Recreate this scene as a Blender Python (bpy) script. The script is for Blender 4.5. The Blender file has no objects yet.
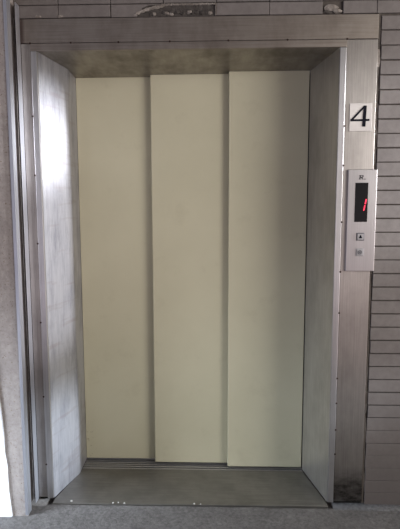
import bpy, bmesh, math, random
from mathutils import Vector, Matrix, noise

random.seed(7)
SC = bpy.context.scene
COL = SC.collection

# ------------------------------------------------------------------ materials
def new_mat(name):
    m = bpy.data.materials.new(name)
    m.use_nodes = True
    nt = m.node_tree
    nt.nodes.clear()
    out = nt.nodes.new('ShaderNodeOutputMaterial')
    b = nt.nodes.new('ShaderNodeBsdfPrincipled')
    nt.links.new(b.outputs[0], out.inputs[0])
    return m, nt, b

def rgb(h):
    def f(c):
        c /= 255.0
        return c / 12.92 if c <= 0.04045 else ((c + 0.055) / 1.055) ** 2.4
    return (f(h[0]), f(h[1]), f(h[2]), 1.0)

def coords(nt, scale=(1, 1, 1), loc=(0, 0, 0)):
    g = nt.nodes.new('ShaderNodeNewGeometry')
    mp = nt.nodes.new('ShaderNodeMapping')
    mp.inputs['Scale'].default_value = scale
    mp.inputs['Location'].default_value = loc
    nt.links.new(g.outputs['Position'], mp.inputs[0])
    return mp.outputs[0]

def noise_tex(nt, vec, scale, detail=4, rough=0.55):
    n = nt.nodes.new('ShaderNodeTexNoise')
    n.inputs['Scale'].default_value = scale
    n.inputs['Detail'].default_value = detail
    n.inputs['Roughness'].default_value = rough
    nt.links.new(vec, n.inputs['Vector'])
    return n.outputs[0]

def ramp(nt, fac, stops):
    r = nt.nodes.new('ShaderNodeValToRGB')
    e = r.color_ramp.elements
    while len(e) < len(stops):
        e.new(0.5)
    for i, (p, c) in enumerate(stops):
        e[i].position = p
        e[i].color = c
    nt.links.new(fac, r.inputs[0])
    return r.outputs[0]

def g1(v):
    return (v, v, v, 1)

def mix(nt, fac, a, b, mode='MIX'):
    m = nt.nodes.new('ShaderNodeMix')
    m.data_type = 'RGBA'
    m.blend_type = mode
    if isinstance(fac, (int, float)):
        m.inputs[0].default_value = fac
    else:
        nt.links.new(fac, m.inputs[0])
    for s, v in ((6, a), (7, b)):
        if isinstance(v, tuple):
            m.inputs[s].default_value = v
        else:
            nt.links.new(v, m.inputs[s])
    return m.outputs[2]

def bump(nt, b, h, strength, dist):
    n = nt.nodes.new('ShaderNodeBump')
    n.inputs['Strength'].default_value = strength
    n.inputs['Distance'].default_value = dist
    nt.links.new(h, n.inputs['Height'])
    nt.links.new(n.outputs[0], b.inputs['Normal'])

def math_n(nt, op, a, b=None, clamp=False):
    m = nt.nodes.new('ShaderNodeMath')
    m.operation = op
    m.use_clamp = clamp
    for i, v in enumerate((a, b)):
        if v is None:
            continue
        if isinstance(v, (int, float)):
            m.inputs[i].default_value = v
        else:
            nt.links.new(v, m.inputs[i])
    return m.outputs[0]

def sep(nt):
    g = nt.nodes.new('ShaderNodeNewGeometry')
    s = nt.nodes.new('ShaderNodeSeparateXYZ')
    nt.links.new(g.outputs['Position'], s.inputs[0])
    return s.outputs

def steel(name, col, col2, r0=0.30, r1=0.5, metallic=0.9, brush=(260, 260, 4), stain=0.35, dirt_low=0.0, stain_col=(70, 64, 58)):
    """Aged brushed steel: streaks along the brushing, cloudy smudges, scuffs near the floor."""
    m, nt, b = new_mat(name)
    st = noise_tex(nt, coords(nt, brush), 1.0, 3)
    cl = noise_tex(nt, coords(nt, (1, 1, .6)), 7.0, 6, .6)
    base = mix(nt, ramp(nt, st, [(.3, g1(0)), (.7, g1(1))]), rgb(col), rgb(col2))
    smud = ramp(nt, cl, [(.42, g1(0)), (.75, g1(1))])
    base = mix(nt, math_n(nt, 'MULTIPLY', smud, stain), base, rgb(stain_col))
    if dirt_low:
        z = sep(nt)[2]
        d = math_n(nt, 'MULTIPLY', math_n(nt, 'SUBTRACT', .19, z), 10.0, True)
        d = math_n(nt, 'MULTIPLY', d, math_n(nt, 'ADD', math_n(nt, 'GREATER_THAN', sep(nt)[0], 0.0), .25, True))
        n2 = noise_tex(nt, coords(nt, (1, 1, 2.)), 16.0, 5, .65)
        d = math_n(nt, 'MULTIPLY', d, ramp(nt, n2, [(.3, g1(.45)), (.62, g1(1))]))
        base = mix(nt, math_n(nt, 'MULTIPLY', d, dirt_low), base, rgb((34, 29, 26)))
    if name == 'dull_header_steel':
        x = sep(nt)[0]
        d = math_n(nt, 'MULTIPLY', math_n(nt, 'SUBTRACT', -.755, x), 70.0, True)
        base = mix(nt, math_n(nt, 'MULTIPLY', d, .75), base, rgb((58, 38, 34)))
    if name == 'scuffed_jamb_steel':
        wp = noise_tex(nt, coords(nt, (9, 9, 2.2), (1, 2, 3)), 1.6, 7, .7)
        base = mix(nt, math_n(nt, 'MULTIPLY', ramp(nt, wp, [(.48, g1(0)), (.66, g1(1))]), .55), base, rgb((128, 128, 140)))
        wq = noise_tex(nt, coords(nt, (3, 3, 26), (4, 2, 1)), 1.0, 4, .6)
        base = mix(nt, math_n(nt, 'MULTIPLY', ramp(nt, wq, [(.56, g1(0)), (.68, g1(1))]), .3), base, rgb((150, 132, 134)))
    nt.links.new(base, b.inputs['Base Color'])
    b.inputs['Metallic'].default_value = metallic
    rr = nt.nodes.new('ShaderNodeMapRange')
    rr.inputs['To Min'].default_value = r0
    rr.inputs['To Max'].default_value = r1
    nt.links.new(cl, rr.inputs[0])
    nt.links.new(rr.outputs[0], b.inputs['Roughness'])
    bump(nt, b, st, .08, .002)
    return m

M = {}
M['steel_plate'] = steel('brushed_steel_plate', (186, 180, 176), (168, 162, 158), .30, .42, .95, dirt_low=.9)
M['steel_trim'] = steel('steel_edge_trim', (205, 203, 204), (186, 184, 186), .28, .4, .9, stain=.2)
M['steel_header'] = steel('dull_header_steel', (172, 163, 155), (150, 141, 133), .34, .5, .92, brush=(4, 260, 260), stain=.5, stain_col=(72, 58, 50))
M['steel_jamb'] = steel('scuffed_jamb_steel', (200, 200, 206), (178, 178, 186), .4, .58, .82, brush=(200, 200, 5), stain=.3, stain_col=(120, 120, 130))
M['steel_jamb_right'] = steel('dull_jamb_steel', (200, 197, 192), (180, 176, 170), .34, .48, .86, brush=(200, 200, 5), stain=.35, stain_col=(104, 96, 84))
M['steel_soffit'] = steel('stained_soffit_steel', (166, 160, 152), (140, 134, 126), .3, .5, .9, brush=(30, 8, 30), stain=.6, stain_col=(84, 77, 66))
M['steel_sill'] = steel('worn_sill_steel', (136, 133, 128), (118, 115, 110), .34, .52, .65, brush=(5, 220, 5), stain=.4, stain_col=(70, 68, 64))
M['steel_panel'] = steel('satin_call_panel_steel', (182, 178, 179), (172, 168, 169), .28, .36, .94, stain=.08)

def plain(name, c, rough=.5, metallic=0., emit=None, spec=None):
    m, nt, b = new_mat(name)
    v = noise_tex(nt, coords(nt), 60.0, 3)
    k = tuple(x * .85 for x in rgb(c)[:3]) + (1,)
    nt.links.new(mix(nt, v, rgb(c), k), b.inputs['Base Color'])
    b.inputs['Roughness'].default_value = rough
    b.inputs['Metallic'].default_value = metallic
    if spec is not None:
        b.inputs['Specular IOR Level'].default_value = spec
    if emit:
        b.inputs['Emission Color'].default_value = rgb(c)
        b.inputs['Emission Strength'].default_value = emit
    return m

M['gap'] = plain('dark_gap', (18, 17, 16), .9)
M['screw'] = plain('rusty_screw_head', (62, 44, 38), .6, .5)
M['black'] = plain('black_ink', (15, 15, 24), .85, spec=.1)
M['display'] = plain('black_display_glass', (13, 11, 14), .22, spec=.3)
M['red'] = plain('red_lit_segment', (235, 40, 72), .4, emit=1.1)
M['button'] = plain('grey_push_button', (150, 147, 148), .4, .3)
M['bezel'] = plain('dark_button_bezel', (84, 82, 86), .5, .3)
M['sign'] = plain('white_sign_plastic', (190, 183, 178), .45)
M['galv'] = steel('galvanised_corner_strip', (214, 216, 224), (186, 188, 198), .35, .5, .8, stain=.25, stain_col=(120, 122, 132))
M['crumb'] = plain('pale_mortar', (190, 188, 184), .95)

# cream painted door
m, nt, b = new_mat('cream_door_paint')
P = sep(nt)
n1 = noise_tex(nt, coords(nt), 2.2, 5)
c = mix(nt, ramp(nt, n1, [(.3, g1(0)), (.7, g1(1))]), rgb((206, 200, 174)), rgb((197, 191, 165)))
n2 = noise_tex(nt, coords(nt, (1, 1, 1), (3, 0, 5)), 6.0, 7, .68)
c = mix(nt, math_n(nt, 'MULTIPLY', ramp(nt, n2, [(.56, g1(0)), (.75, g1(1))]), .3), c, rgb((170, 162, 136)))
# rust spots near the door foot at the far left
n3 = noise_tex(nt, coords(nt), 46.0, 3)
lo = math_n(nt, 'MULTIPLY', math_n(nt, 'SUBTRACT', .22, P[2]), 6.0, True)
le = math_n(nt, 'MULTIPLY', math_n(nt, 'SUBTRACT', -.575, P[0]), 18.0, True)
f = math_n(nt, 'MULTIPLY', math_n(nt, 'MULTIPLY', lo, le), ramp(nt, n3, [(.62, g1(0)), (.68, g1(1))]))
c = mix(nt, f, c, rgb((112, 84, 46)))
nt.links.new(c, b.inputs['Base Color'])
b.inputs['Roughness'].default_value = .5
b.inputs['Specular IOR Level'].default_value = .35
bump(nt, b, noise_tex(nt, coords(nt), 9.0, 3), .05, .01)
M['cream'] = m

# tiles, grout, plaster, concrete
def masonry(name, c1, c2, scale, rough=.9, bs=.35, bd=.004, pits=None):
    m, nt, b = new_mat(name)
    n1 = noise_tex(nt, coords(nt), scale, 8, .65)
    n2 = noise_tex(nt, coords(nt), scale * .12, 3)
    c = mix(nt, ramp(nt, n1, [(.32, g1(0)), (.68, g1(1))]), rgb(c1), rgb(c2))
    c = mix(nt, math_n(nt, 'MULTIPLY', ramp(nt, n2, [(.35, g1(0)), (.7, g1(1))]), .35), c, tuple(x * .6 for x in rgb(c2)[:3]) + (1,))
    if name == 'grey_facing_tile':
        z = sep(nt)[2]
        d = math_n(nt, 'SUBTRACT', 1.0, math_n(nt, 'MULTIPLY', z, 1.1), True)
        c = mix(nt, math_n(nt, 'MULTIPLY', d, .8), c, rgb((84, 76, 74)))  # tiles darken toward the floor: shade painted into the colour
    if pits:
        n3 = noise_tex(nt, coords(nt), pits, 2, .5)
        c = mix(nt, ramp(nt, n3, [(.63, g1(0)), (.7, g1(1))]), c, rgb((128, 114, 104)))
    nt.links.new(c, b.inputs['Base Color'])
    b.inputs['Roughness'].default_value = rough
    bump(nt, b, n1, bs, bd)
    return m
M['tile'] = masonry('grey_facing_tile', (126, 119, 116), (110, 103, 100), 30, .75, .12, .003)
M['grout'] = masonry('dark_tile_joint', (92, 84, 78), (72, 65, 60), 60)
M['mortar'] = masonry('rough_pale_mortar', (172, 164, 157), (120, 110, 102), 40, .95, .8, .01)
M['hole'] = masonry('dark_broken_bed', (92, 86, 82), (62, 56, 53), 50, .95, .8, .01)
M['concrete'] = masonry('pitted_grey_concrete', (176, 168, 164), (152, 144, 141), 60, .95, .5, .004, pits=130)
M['plaster'] = masonry('white_plaster', (238, 240, 244), (224, 226, 232), 14, .9, .2, .003)
M['floor'] = masonry('rough_screed_floor', (128, 125, 124), (88, 85, 84), 75, .92, .7, .008)

# ------------------------------------------------------------------ mesh helpers
def obj(name, bm, mats, parent=None, smooth=False):
    me = bpy.data.meshes.new(name)
    bmesh.ops.recalc_face_normals(bm, faces=bm.faces)
    bm.to_mesh(me)
    bm.free()
    o = bpy.data.objects.new(name, me)
    for mt in (mats if isinstance(mats, (list, tuple)) else [mats]):
        me.materials.append(mt)
    COL.objects.link(o)
    if parent:
        o.parent = parent
        o.matrix_parent_inverse = Matrix.Translation(-Vector(parent.location))
    if smooth:
        for p in me.polygons:
            p.use_smooth = True
    return o

def box(bm, x0, x1, y0, y1, z0, z1, bev=0.0, mi=0, seg=2):
    vs = [bm.verts.new((x, y, z)) for x in (x0, x1) for y in (y0, y1) for z in (z0, z1)]
    idx = [(0, 1, 3, 2), (4, 6, 7, 5), (0, 4, 5, 1), (2, 3, 7, 6), (0, 2, 6, 4), (1, 5, 7, 3)]
    fs = [bm.faces.new([vs[i] for i in q]) for q in idx]
    for f_ in fs:
        f_.material_index = mi
    bmesh.ops.recalc_face_normals(bm, faces=fs)
    if bev:
        es = list({e for f_ in fs for e in f_.edges})
        r = bmesh.ops.bevel(bm, geom=es, offset=bev, segments=seg, profile=.5, affect='EDGES')
        for f_ in r['faces']:
            f_.material_index = mi
    return bm

def bxo(name, x0, x1, y0, y1, z0, z1, mat, parent=None, bev=0.0):
    return obj(name, box(bmesh.new(), x0, x1, y0, y1, z0, z1, bev), mat, parent)

def prism_xz(bm, pts, y0, y1, mi=0):
    """polygon in x,z pushed from y0 (front) to y1 (back)"""
    a = [bm.verts.new((x, y0, z)) for x, z in pts]
    c_ = [bm.verts.new((x, y1, z)) for x, z in pts]
    fs = [bm.faces.new(a), bm.faces.new(c_[::-1])]
    n = len(pts)
    for i in range(n):
        fs.append(bm.faces.new((a[i], c_[i], c_[(i + 1) % n], a[(i + 1) % n])))
    for f_ in fs:
        f_.material_index = mi
    return fs

def prism_xy(bm, pts, z0, z1, mi=0):
    a = [bm.verts.new((x, y, z0)) for x, y in pts]
    zt = z1 if isinstance(z1, (list, tuple)) else [z1] * len(pts)
    c_ = [bm.verts.new((x, y, t)) for (x, y), t in zip(pts, zt)]
    fs = [bm.faces.new(a[::-1]), bm.faces.new(c_)]
    n = len(pts)
    for i in range(n):
        fs.append(bm.faces.new((a[i], a[(i + 1) % n], c_[(i + 1) % n], c_[i])))
    for f_ in fs:
        f_.material_index = mi
    return fs

def lump(bm, cx, cy, cz, sx, sy, sz, seed, mi=0, sub=2):
    r = bmesh.ops.create_icosphere(bm, subdivisions=sub, radius=1.0)
    for v in r['verts']:
        k = 1 + .45 * noise.noise(v.co * 1.7 + Vector((seed * 3.1, seed, 0)))
        v.co = Vector((cx + v.co.x * sx * k, cy + v.co.y * sy * k, cz + v.co.z * sz * k))
        for f_ in v.link_faces:
            f_.material_index = mi

def empty(name, loc, label, cat, group=None):
    o = bpy.data.objects.new(name, None)
    o.empty_display_size = .1
    o.location = loc
    COL.objects.link(o)
    tag(o, label, cat, group)
    return o

def tag(o, label, cat, group=None):
    o['label'] = label
    o['category'] = cat
    o['kind'] = 'thing'
    if group:
        o['group'] = group
    return o

def struct(o):
    o['kind'] = 'structure'
    return o

# ------------------------------------------------------------------ dimensions (metres), lift front plane at y = 0
H = 2.10
XL, XR = -.7071, .617            # opening at the front
SL, SR = -.7353, .6457           # seam between trim and side plate
PL, PR = -.778, .779             # outer edges of the steel surround
ZH0, ZH1 = 2.1324, 2.2346        # header plate
JLX, JLY = -.6386, .232          # end of the splayed left jamb
D3, S = .302, .0355
D2, D1 = D3 + S, D3 + 2 * S
DX = (-.6403, -.2469, .1515, .5498)
def zsof(y):
    return H - .0193 * y / D3

# ------------------------------------------------------------------ walls
bm = bmesh.new()
YG = .010                                   # joint (grout) plane
box(bm, -1.6, 1.5, YG, .55, ZH1 + .002, 3.0, 0, 1)     # over the lift
box(bm, PR + .004, 1.5, YG, .55, -.02, ZH1 + .002, 0, 1)    # right of the lift
box(bm, -1.6, PL - .05, YG, .55, -.02, ZH1 + .002, 0, 1)    # left of the lift, behind the nib
PZ, PX, J = .0622, .2295, .005
z_ref = 2.293
holes = [(-.148, .081, 0)]
def jit(a=.0012):
    return random.uniform(-a, a)
def tile(x0, x1, z0, z1, y=0.0):
    y += random.uniform(-.0012, .0012)
    box(bm, x0 + J / 2 + jit(.0008), x1 - J / 2 + jit(.0008), y, .02, z0 + J / 2 + jit(.0008), z1 - J / 2 + jit(.0008), .0015, 0, 1)
# over the header: stack bond
J = .0032
cols = [-.607 + PX * k for k in range(-2, 9)]
for r in range(0, 9):
    z1 = z_ref + PZ * r
    z0 = z1 - PZ
    for x in cols:
        if r == 0:
            zb = ZH1 + .004
            if abs(x - (-.148)) < .02:        # the tile that has come off
                continue
            if abs(x - .5405) < .02:          # broken tile towards the right
                tile(x + .085, x + PX, zb, z1)
                continue
            if abs(x - (-.3775)) < .02:       # its right corner is broken away
                fs = prism_xz(bm, [(x + .003, zb), (x + .113, zb), (x + .122, zb + .018), (x + .138, zb + .036), (x + .165, zb + .046), (x + PX - .006, z1 - .004), (x + .003, z1 - .003)], 0, .02, 0)
                continue
            tile(x, x + PX, zb, z1)
        else:
            tile(x, x + PX, z0, z1)
# right of the lift
r = 0
z1 = z_ref
while z1 > -.02:
    z0 = max(z1 - PZ, -.02)
    if z1 - z0 > .01:
        xs = PR + .012 if z0 < ZH1 else None
        J = .005 if z0 > .40 else .0016
        if xs and z1 < ZH1 + .01:
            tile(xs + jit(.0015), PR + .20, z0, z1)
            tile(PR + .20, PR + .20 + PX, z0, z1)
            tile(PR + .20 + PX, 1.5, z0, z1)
    z1 -= PZ
# broken bed and pale mortar rims in the gap above the header
prism_xz(bm, [(-.262, 2.238), (.078, 2.238), (.07, 2.284), (-.155, 2.287), (-.20, 2.272), (-.245, 2.262)], .006, .02, 3)
for k in range(30):
    t = k / 29
    x = -.268 + .12 * t
    z = 2.247 + .038 * (t ** .6)
    lump(bm, x, .004, z, .011 + jit(.004), .006, .0062 + jit(.002), k, 2)
for k in range(34):
    t = k / 33
    lump(bm, -.15 + .225 * t, .004, 2.288 + .001 * math.sin(k * 2.3), .010, .006, .0038, 50 + k, 2)
for k in range(8):
    lump(bm, .080, .004, 2.246 + .042 * k / 7, .004, .006, .006, 90 + k, 2)
for k in range(18):
    lump(bm, random.uniform(-.2, .06), .006, 2.247 + random.random() * .010, .012, .006, .007, 120 + k, 3 if k % 3 else 2)
lump(bm, .575, .004, 2.264, .030, .008, .016, 201, 2)
lump(bm, .60, .002, 2.250, .020, .008, .0095, 202, 2)
lump(bm, .565, .006, 2.250, .028, .006, .009, 203, 3)
for k, xx in enumerate((-.70, -.69, -.60, -.595)):
    lump(bm, xx, .002, 2.2455, .012, .006, .0065, 300 + k, 2)
# mortar bead along the right edge and top of the surround
for k in range(90):
    za, zb = 2.24 * k / 90, 2.24 * (k + 1) / 90
    n_ = noise.noise(Vector((k * .31, 0, 4)))
    w_ = .010 + .005 * n_
    yy = .002 - .003 * noise.noise(Vector((k * .57, 9, 0)))
    pale = (za > 1.95 and n_ > .05)
    prism_xz(bm, [(PR + .001, za), (PR + w_, za), (PR + .010 + .005 * noise.noise(Vector((k * .31 + .31, 0, 4))), zb), (PR + .001, zb)], yy, .02, 2 if pale else 1)
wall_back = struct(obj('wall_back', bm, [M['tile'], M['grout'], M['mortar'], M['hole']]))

# left return: concrete nib standing proud of the lift front, white plaster beyond a ragged edge
bm = bmesh.new()
NY = -.125
XN = -.788
box(bm, -1.6, XN - .018, NY, .009, -.02, 3.0, .0, 0)
box(bm, XN - .02, XN, NY + .0, NY + .034, -.02, 3.0, .002, 0)
edge = []
N = 46
for k in range(N + 1):
    z = -.02 + 3.02 * k / N
    x = -.861 - .058 * min(z, 1.4) - .02 * max(0, z - 1.4) + .011 * noise.noise(Vector((0, 0, z * 9))) + .007 * noise.noise(Vector((3, 0, z * 31)))
    edge.append((x, z))
for k in range(N):
    prism_xz(bm, [(-1.6, edge[k][1]), edge[k], edge[k + 1], (-1.6, edge[k + 1][1])], NY - .010, NY + .002, 1)
wall_left = struct(obj('wall_left', bm, [M['concrete'], M['plaster']]))

# metal strip on the nib corner
bm = bmesh.new()
prism_xy(bm, [(XN - .010, NY - .003), (XN + .004, NY - .003), (XN + .004, NY + .036), (XN + .001, NY + .036), (XN + .001, NY), (XN - .010, NY)], 0, 3.0)
tag(obj('corner_strip', bm, M['galv']), 'thin galvanised metal strip on the corner of the left concrete wall', 'corner strip')

# floor
bm = bmesh.new()
nx, ny = 90, 60
x0, x1, y0, y1 = -2.6, 2.6, -3.4, -.036
grid = []
for j in range(ny + 1):
    t = j / ny
    y = y1 + (y0 - y1) * t ** 2.0
    row = []
    for i in range(nx + 1):
        x = x0 + (x1 - x0) * i / nx
        z = -.006 + .0022 * noise.noise(Vector((x * 14, y * 14, 0))) + .0015 * noise.noise(Vector((x * 40, y * 40, 5)))
        yy = y + (.006 * noise.noise(Vector((x * 12, 0, 2))) if j == 0 else 0)
        row.append(bm.verts.new((x, yy, z)))
    grid.append(row)
for j in range(ny):
    for i in range(nx):
        bm.faces.new((grid[j][i], grid[j][i + 1], grid[j + 1][i + 1], grid[j + 1][i]))
box(bm, -2.6, 2.6, -.06, .56, -.05, -.022)
box(bm, -2.6, 2.6, -3.4, -.05, -.05, -.022)
# strip of screed under the surround, left and right of the sill
box(bm, -1.6, -.73, -.045, .02, -.03, -.004)
box(bm, .64, 1.5, -.045, .02, -.03, -.004)
for k in range(46):
    x = -.66 + 1.28 * k / 45 + jit(.01)
    lump(bm, x, -.044 + jit(.006), -.009, .014, .007, .004 + jit(.0015), 600 + k, 0, 1)
floor = struct(obj('floor', bm, [M['floor']], smooth=True))

# ------------------------------------------------------------------ lift door surround
fr = empty('elevator_surround', (0, 0, 0), 'brushed stainless steel surround with flared jambs around the cream elevator doors', 'door frame')
g = .001
bxo('header_plate', PL, PR, -.004, .009, ZH0 + g, ZH1, M['steel_header'], fr, .0018)['label'] = 'dull brownish steel header'
bxo('header_trim', SL, SR, -.006, .009, H, ZH0 - g, M['steel_header'], fr, .0018)
for a, b_ in ((PL, SL - g), (SR + g, PR)):
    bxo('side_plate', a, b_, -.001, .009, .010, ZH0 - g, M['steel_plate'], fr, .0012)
for a, b_ in ((SL + g, XL), (XR, SR - g)):
    bxo('edge_trim', a, b_, -.006, .009, .006, H - g, M['steel_trim'], fr, .0022)
bm = bmesh.new()
box(bm, PL + .004, SL, .009, .016, -.004, ZH1 - .004)
box(bm, SR, PR - .004, .009, .016, -.004, ZH1 - .004)
box(bm, SL, SR, .009, .016, H + .004, ZH1 - .004)
obj('backing', bm, M['gap'], fr)
# splayed jambs
bm = bmesh.new()
prism_xy(bm, [(XL, .0085), (JLX, JLY), (JLX - .004, JLY + .002), (XL - .004, .0105)], 0.0, [zsof(.0), zsof(JLY), zsof(JLY), zsof(0)])
obj('jamb', bm, M['steel_jamb'], fr)['label'] = 'bright scuffed left jamb'
bm = bmesh.new()
prism_xy(bm, [(XR, .0085), (XR + .004, .0105), (DX[3] + .007, D3 - .001), (DX[3] + .003, D3 - .003)], 0.0, [zsof(.0), zsof(0), zsof(D3), zsof(D3)])
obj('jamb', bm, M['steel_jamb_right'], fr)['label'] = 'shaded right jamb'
bm = bmesh.new()
prism_xy(bm, [(JLX, JLY + .0025), (JLX - .0005, D1 + .02), (JLX - .006, D1 + .02), (JLX - .006, JLY + .0025)], 0.0, [zsof(JLY), zsof(D1 + .02), zsof(D1 + .02), zsof(JLY)])
obj('jamb_return', bm, M['steel_jamb'], fr)
bxo('jamb_gap_filler', DX[3] + .002, DX[3] + .008, D3 + .001, D3 + .02, .001, 2.072, M['gap'], fr)  # dark strip added to block light leaking behind the right jamb
# soffit lining, stepped along the three door planes
bm = bmesh.new()
e = .003
pts = [(XL - .003, .0095), (XR + .003, .0095), (DX[3] + .003, D3 - e), (DX[2] - .003, D3 - e), (DX[2] - .003, D2 - e), (DX[1] - .003, D2 - e), (DX[1] - .003, D1 - e), (JLX - .003, D1 - e), (JLX - .003, JLY)]
a = [bm.verts.new((x, y, zsof(y) + .0008)) for x, y in pts]
c_ = [bm.verts.new((x, y, zsof(y) + .006)) for x, y in pts]
bm.faces.new(a); bm.faces.new(c_[::-1])
for i in range(len(pts)):
    k = (i + 1) % len(pts)
    bm.faces.new((a[i], c_[i], c_[k], a[k]))
obj('head_lining', bm, M['steel_soffit'], fr)['label'] = 'stained steel head lining'
bxo('edge_flange', PL - .004, PL - .0005, -.045, -.003, .004, 2.29, M['galv'], fr, .0008)['label'] = 'bright steel flange at the left edge'

def screw(x, z, y=-.006, r=.0045):
    bm = bmesh.new()
    bmesh.ops.create_uvsphere(bm, u_segments=10, v_segments=6, radius=1)
    for v in bm.verts:
        v.co = Vector((x + v.co.x * r, y + v.co.y * r * .45, z + v.co.z * r))
    obj('screw', bm, M['screw'], fr, True)
for x, z in ((SL, ZH0), (-.555, ZH0), (-.345, ZH0), (-.12, ZH0), (.135, ZH0), (.39, ZH0), (SR, ZH0)):
    screw(x, z)
for z in (1.82, 1.56, 1.25, .88, .52, .18):
    screw(SL, z)
for z in (1.765, 1.595, 1.345, 1.12, .93, .62, .50, .37, .25):
    screw(SR, z)

# ------------------------------------------------------------------ door panels
def door(x0, x1, y, label):
    bm = bmesh.new()
    box(bm, x0, x1, y, y + .030, .009, 2.20, .0022)
    o = obj('sliding_door', bm, M['cream'])
    # move origin to the base
    c_ = Vector(((x0 + x1) / 2, y + .015, .009))
    o.data.transform(Matrix.Translation(-c_))
    o.location = c_
    tag(o, label, 'elevator door', 'cream sliding panels of the elevator door')
    return o
door(DX[0] + .002, DX[1] + .03, D1, 'cream elevator door panel with rust specks at its foot, deepest set, against left jamb')
door(DX[1], DX[2] + .03, D2, 'cream middle elevator door panel, overlapping the left one and tucked behind the right one')
door(DX[2], DX[3], D3, 'cream elevator door panel standing furthest forward of three, against the right jamb')

# ------------------------------------------------------------------ sill
sl = empty('elevator_sill', (0, .1, 0), 'worn grey metal sill with door tracks at the foot of the elevator doors', 'sill')
bm = bmesh.new()
prism_xy(bm, [(XL + .004, -.034), (XR - .002, -.024), (XR - .002, .0), (DX[3] + .001, D3 - .022), (JLX + .001, D3 - .022), (JLX + .001, JLY), (XL + .003, .0)], -.020, -.0005)
bmesh.ops.bevel(bm, geom=[e_ for e_ in bm.edges if all(v.co.z > -.01 for v in e_.verts)], offset=.0015, segments=1, affect='EDGES')
obj('sill_plate', bm, M['steel_sill'], sl)
bm = bmesh.new()
y = D3 - .020
xa, xb = JLX + .001, DX[3] + .002
box(bm, xa, xb, y, D1 + .04, -.020, -.012, 0, 1)
for ya, yb in ((y, y + .010), (D3 + .001, D3 + .012), (D3 + .022, D2 - .004), (D2 + .006, D2 + .013), (D2 + .024, D1 - .004), (D1 + .008, D1 + .02)):
    box(bm, xa, xb, ya, yb, -.012, -.001, .0008, 0, 1)
obj('door_track', bm, [M['steel_trim'], M['gap']], sl)

# ------------------------------------------------------------------ floor number sign
sg = empty('number_sign', (.714, 0, 1.742), 'white square sign with black numeral 4 on right steel plate above the call panel', 'sign')
bxo('sign_plate', .666, .763, -.0045, -.0012, 1.743, 1.862, M['sign'], sg, .001)
def sx(u):   # zoomed crop measure -> metres on the plate
    return .668 + (u - 78) / (325 - 78) * (.762 - .668)
def sz(v):
    return 1.861 - (v - 70) / (380 - 70) * (1.861 - 1.744)
bm = bmesh.new()
outer = [(238, 92), (263, 92), (259, 245), (300, 247), (299, 265), (258, 266), (256, 328), (221, 328), (223, 266), (86, 268), (86, 250)]
fs = prism_xz(bm, [(sx(u), sz(v)) for u, v in ((230, 92), (265, 92), (257, 330), (219, 330))], -.0056, -.004)
prism_xz(bm, [(sx(u), sz(v)) for u, v in ((84, 247), (302, 243), (300, 267), (84, 270))], -.0055, -.004)
prism_xz(bm, [(sx(u), sz(v)) for u, v in ((82, 254), (234, 92), (250, 106), (112, 256))], -.0054, -.004)
obj('numeral', bm, M['black'], sg)

# ------------------------------------------------------------------ call panel
cp = empty('elevator_call_station', (.731, 0, 1.123), 'brushed steel elevator call panel with black floor display and two square buttons', 'call panel')
bxo('faceplate', .666, .793, -.014, -.0015, 1.124, 1.577, M['steel_panel'], cp, .002)
dsp = bxo('display', .698, .755, -.0152, -.012, 1.346, 1.519, M['display'], cp, .0008)
bm = bmesh.new()
def dx(u): return .698 + (u - 354.5) / 11.5 * .057
def dz(v): return 1.518 - (v - 183) / 39 * .173
prism_xz(bm, [(dx(u), dz(v)) for u, v in ((363.9, 199.0), (365.1, 199.0), (364.2, 204.0), (363.1, 204.0))], -.0160, -.0145)
prism_xz(bm, [(dx(u), dz(v)) for u, v in ((362.9, 205.2), (364.0, 205.2), (363.1, 210.4), (362.0, 210.4))], -.0160, -.0145)
obj('digit', bm, M['red'], dsp)
def button(x, z, bez_light):
    s = .0175
    bz = bxo('button', x - s, x + s, -.0165, -.0135, z - s, z + s, M['bezel'], cp, .001)
    bxo('key_cap', x - s * .78, x + s * .78, -.0185, -.016, z - s * .78, z + s * .78, M['button'], bz, .001)
    return bz
b1 = button(.727, 1.280, 0)
b1['label'] = 'square up button'
bm = bmesh.new()
prism_xz(bm, [(.727 - .0078, 1.2735), (.727 + .0078, 1.2735), (.727, 1.289)], -.0192, -.018)
obj('arrow', bm, M['black'], b1)
b2 = button(.727, 1.210, 1)
b2.data.materials[0] = M['button']
b2['label'] = 'square button with round emblem'
bm = bmesh.new()
ang = [2 * math.pi * k / 20 for k in range(20)]
for k in range(20):
    q = []
    for r_, t in ((.0095, ang[k]), (.0095, ang[(k + 1) % 20]), (.0052, ang[(k + 1) % 20]), (.0052, ang[k])):
        q.append((.726 + r_ * math.cos(t), 1.210 + r_ * math.sin(t)))
    prism_xz(bm, q, -.0192, -.018)
prism_xz(bm, [(.726 + .0036 * math.cos(t), 1.210 + .0036 * math.sin(t)) for t in ang], -.0192, -.018)
obj('emblem', bm, M['bezel'], b2)
# maker's mark above the display: a slanted R with a short line of small print
bm = bmesh.new()
ox, oz, k = .7125, 1.5335, .0185
def R(pts): prism_xz(bm, [(ox + (u + .12 * v) * k, oz + v * k) for u, v in pts], -.0148, -.0135)
R([(.10, 0), (.32, 0), (.32, 1), (.10, 1)])
R([(-.05, 0), (.45, 0), (.45, .12), (-.05, .12)])
R([(-.05, .88), (.75, .88), (.92, .94), (.75, 1), (-.05, 1)])
R([(.75, .48), (.98, .55), (.98, .92), (.78, .98)])
R([(.3, .44), (.85, .44), (.85, .56), (.3, .56)])
R([(.45, .46), (.70, .46), (1.0, 0), (.76, 0)])
R([(1.08, .0), (1.36, .0), (1.36, .14), (1.08, .14)])
R([(1.42, .0), (1.62, .0), (1.62, .14), (1.42, .14)])
obj('mark', bm, M['black'], cp)['label'] = 'dark printed R mark'

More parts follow.
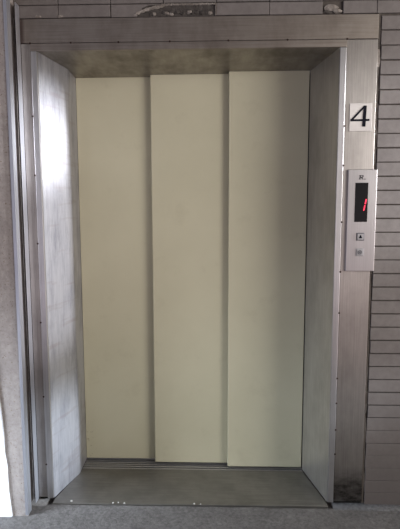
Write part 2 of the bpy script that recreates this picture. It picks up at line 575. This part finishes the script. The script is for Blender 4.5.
# ------------------------------------------------------------------ mortar crumbs
first = None
for i, (x, y_, s) in enumerate(((-.615, -.022, .0065), (-.41, -.029, .005), (-.385, -.025, .004), (-.355, -.030, .005), (-.02, -.028, .006), (.01, -.027, .0035))):
    if first is None:
        bm = bmesh.new()
        lump(bm, 0, 0, .55, 1, .8, .62, 11)
        mz = min(v.co.z for v in bm.verts)
        for v in bm.verts: v.co.z -= mz
        o = first = obj('mortar_crumb', bm, M['crumb'])
    else:
        o = first.copy()
        COL.objects.link(o)
    o.location = (x, y_, -.0005)
    o.scale = (s, s, s)
    o.rotation_euler = (0, 0, i * 1.3)
    tag(o, 'tiny pale mortar crumb lying along the front edge of the metal sill', 'crumb', 'mortar crumbs on the sill edge')

# ------------------------------------------------------------------ light
w = bpy.data.worlds.new('tuned_corridor_world')
SC.world = w
w.use_nodes = True
nt = w.node_tree
bg = nt.nodes['Background']
tc = nt.nodes.new('ShaderNodeTexCoord')
sp = nt.nodes.new('ShaderNodeSeparateXYZ')
nt.links.new(tc.outputs['Generated'], sp.inputs[0])
el = math_n(nt, 'ADD', math_n(nt, 'MULTIPLY', sp.outputs[2], .5), .5)
colr = ramp(nt, el, [(.28, (.10, .095, .10, 1)), (.34, (.32, .32, .34, 1)), (.41, (.82, .62, .63, 1)), (.47, (.66, .63, .63, 1)), (.53, (.30, .28, .27, 1)), (.59, (.12, .11, .10, 1)), (1.0, (.14, .13, .12, 1))])  # bands by elevation; the pink one is added for reflections in the steel
side = math_n(nt, 'ADD', math_n(nt, 'MULTIPLY', sp.outputs[0], -.5), .5)
tint = ramp(nt, side, [(.06, (3.4, 3.3, 3.1, 1)), (.20, (2.6, 2.5, 2.35, 1)), (.33, (.85, .81, .79, 1)), (.6, (1.05, 1.1, 1.25, 1)), (1.0, (1.5, 1.7, 2.1, 1))])  # right side raised as added soft fill on the doors
nt.links.new(mix(nt, 1.0, colr, tint, 'MULTIPLY'), bg.inputs[0])
bg.inputs[1].default_value = 1.0

def area(name, loc, target, size, size_y, power, color):
    l = bpy.data.lights.new(name, 'AREA')
    l.shape = 'RECTANGLE'
    l.size, l.size_y = size, size_y
    l.energy = power
    l.color = color
    o = bpy.data.objects.new(name, l)
    o.location = loc
    o.rotation_euler = (Vector(target) - Vector(loc)).to_track_quat('-Z', 'Y').to_euler()
    COL.objects.link(o)
    return o
def spot(name, loc, target, power, angle, blend, radius, color):
    l = bpy.data.lights.new(name, 'SPOT')
    l.energy = power
    l.spot_size = math.radians(angle)
    l.spot_blend = blend
    l.shadow_soft_size = radius
    l.color = color
    o = bpy.data.objects.new(name, l)
    o.location = loc
    o.rotation_euler = (Vector(target) - Vector(loc)).to_track_quat('-Z', 'Y').to_euler()
    COL.objects.link(o)
    return o
# daylight from the corridor's right end, as added spots shaping patches on the jamb
spot('jamb_patch_spot', (4.3, -.66, 2.35), (-.68, .05, 1.74), 3300, 5.6, .6, .10, (.95, .97, 1.0))
spot('jamb_wide_spot', (4.3, -.66, 2.1), (-.68, .05, 1.25), 1200, 14, .6, .10, (.93, .95, 1.0))
spot('jamb_low_spot', (4.3, -.80, 1.2), (-.70, .05, .22), 1900, 8, .8, .12, (.80, .90, 1.0))
# added cool fill low from the left for the floor; soft daylight from the right
area('left_floor_fill', (-2.0, -.75, .7), (-.75, -.14, .0), .7, .7, 13, (.78, .88, 1.0)).data.spread = math.radians(80)
area('daylight', (2.75, -2.0, 1.9), (-.4, .3, .6), 1.6, 1.3, 64, (1.0, .98, .93))

# ------------------------------------------------------------------ camera (solved from the corners of the surround and doors)
F, CX, CY = 487.87, 193.5, 258.0
pitch, yaw, roll = -.1101, -.0309, .0037
cam = bpy.data.cameras.new('camera')
cam.sensor_fit = 'HORIZONTAL'
cam.sensor_width = 36
cam.lens = F / 400 * 36
cam.shift_x = (200 - CX) / 400
cam.shift_y = -(264.5 - CY) / 400
cam.clip_start = .01
co = bpy.data.objects.new('camera', cam)
COL.objects.link(co)
def unproj(x, y, z):
    c_, s_ = math.cos(roll), math.sin(roll); x, z = c_ * x + s_ * z, -s_ * x + c_ * z
    c_, s_ = math.cos(pitch), math.sin(pitch); y, z = c_ * y - s_ * z, s_ * y + c_ * z
    c_, s_ = math.cos(yaw), math.sin(yaw); x, y = c_ * x + s_ * y, -s_ * x + c_ * y
    return Vector((x, y, z))
rx, fy, uz = unproj(1, 0, 0), unproj(0, 1, 0), unproj(0, 0, 1)
mt = Matrix((rx, uz, -fy)).transposed().to_4x4()
mt.translation = (.0482, -2.2164, 1.4279)
co.matrix_world = mt
SC.camera = co
SC.view_settings.view_transform = 'Standard'
SC.view_settings.look = 'None'
SC.view_settings.exposure = 0.0
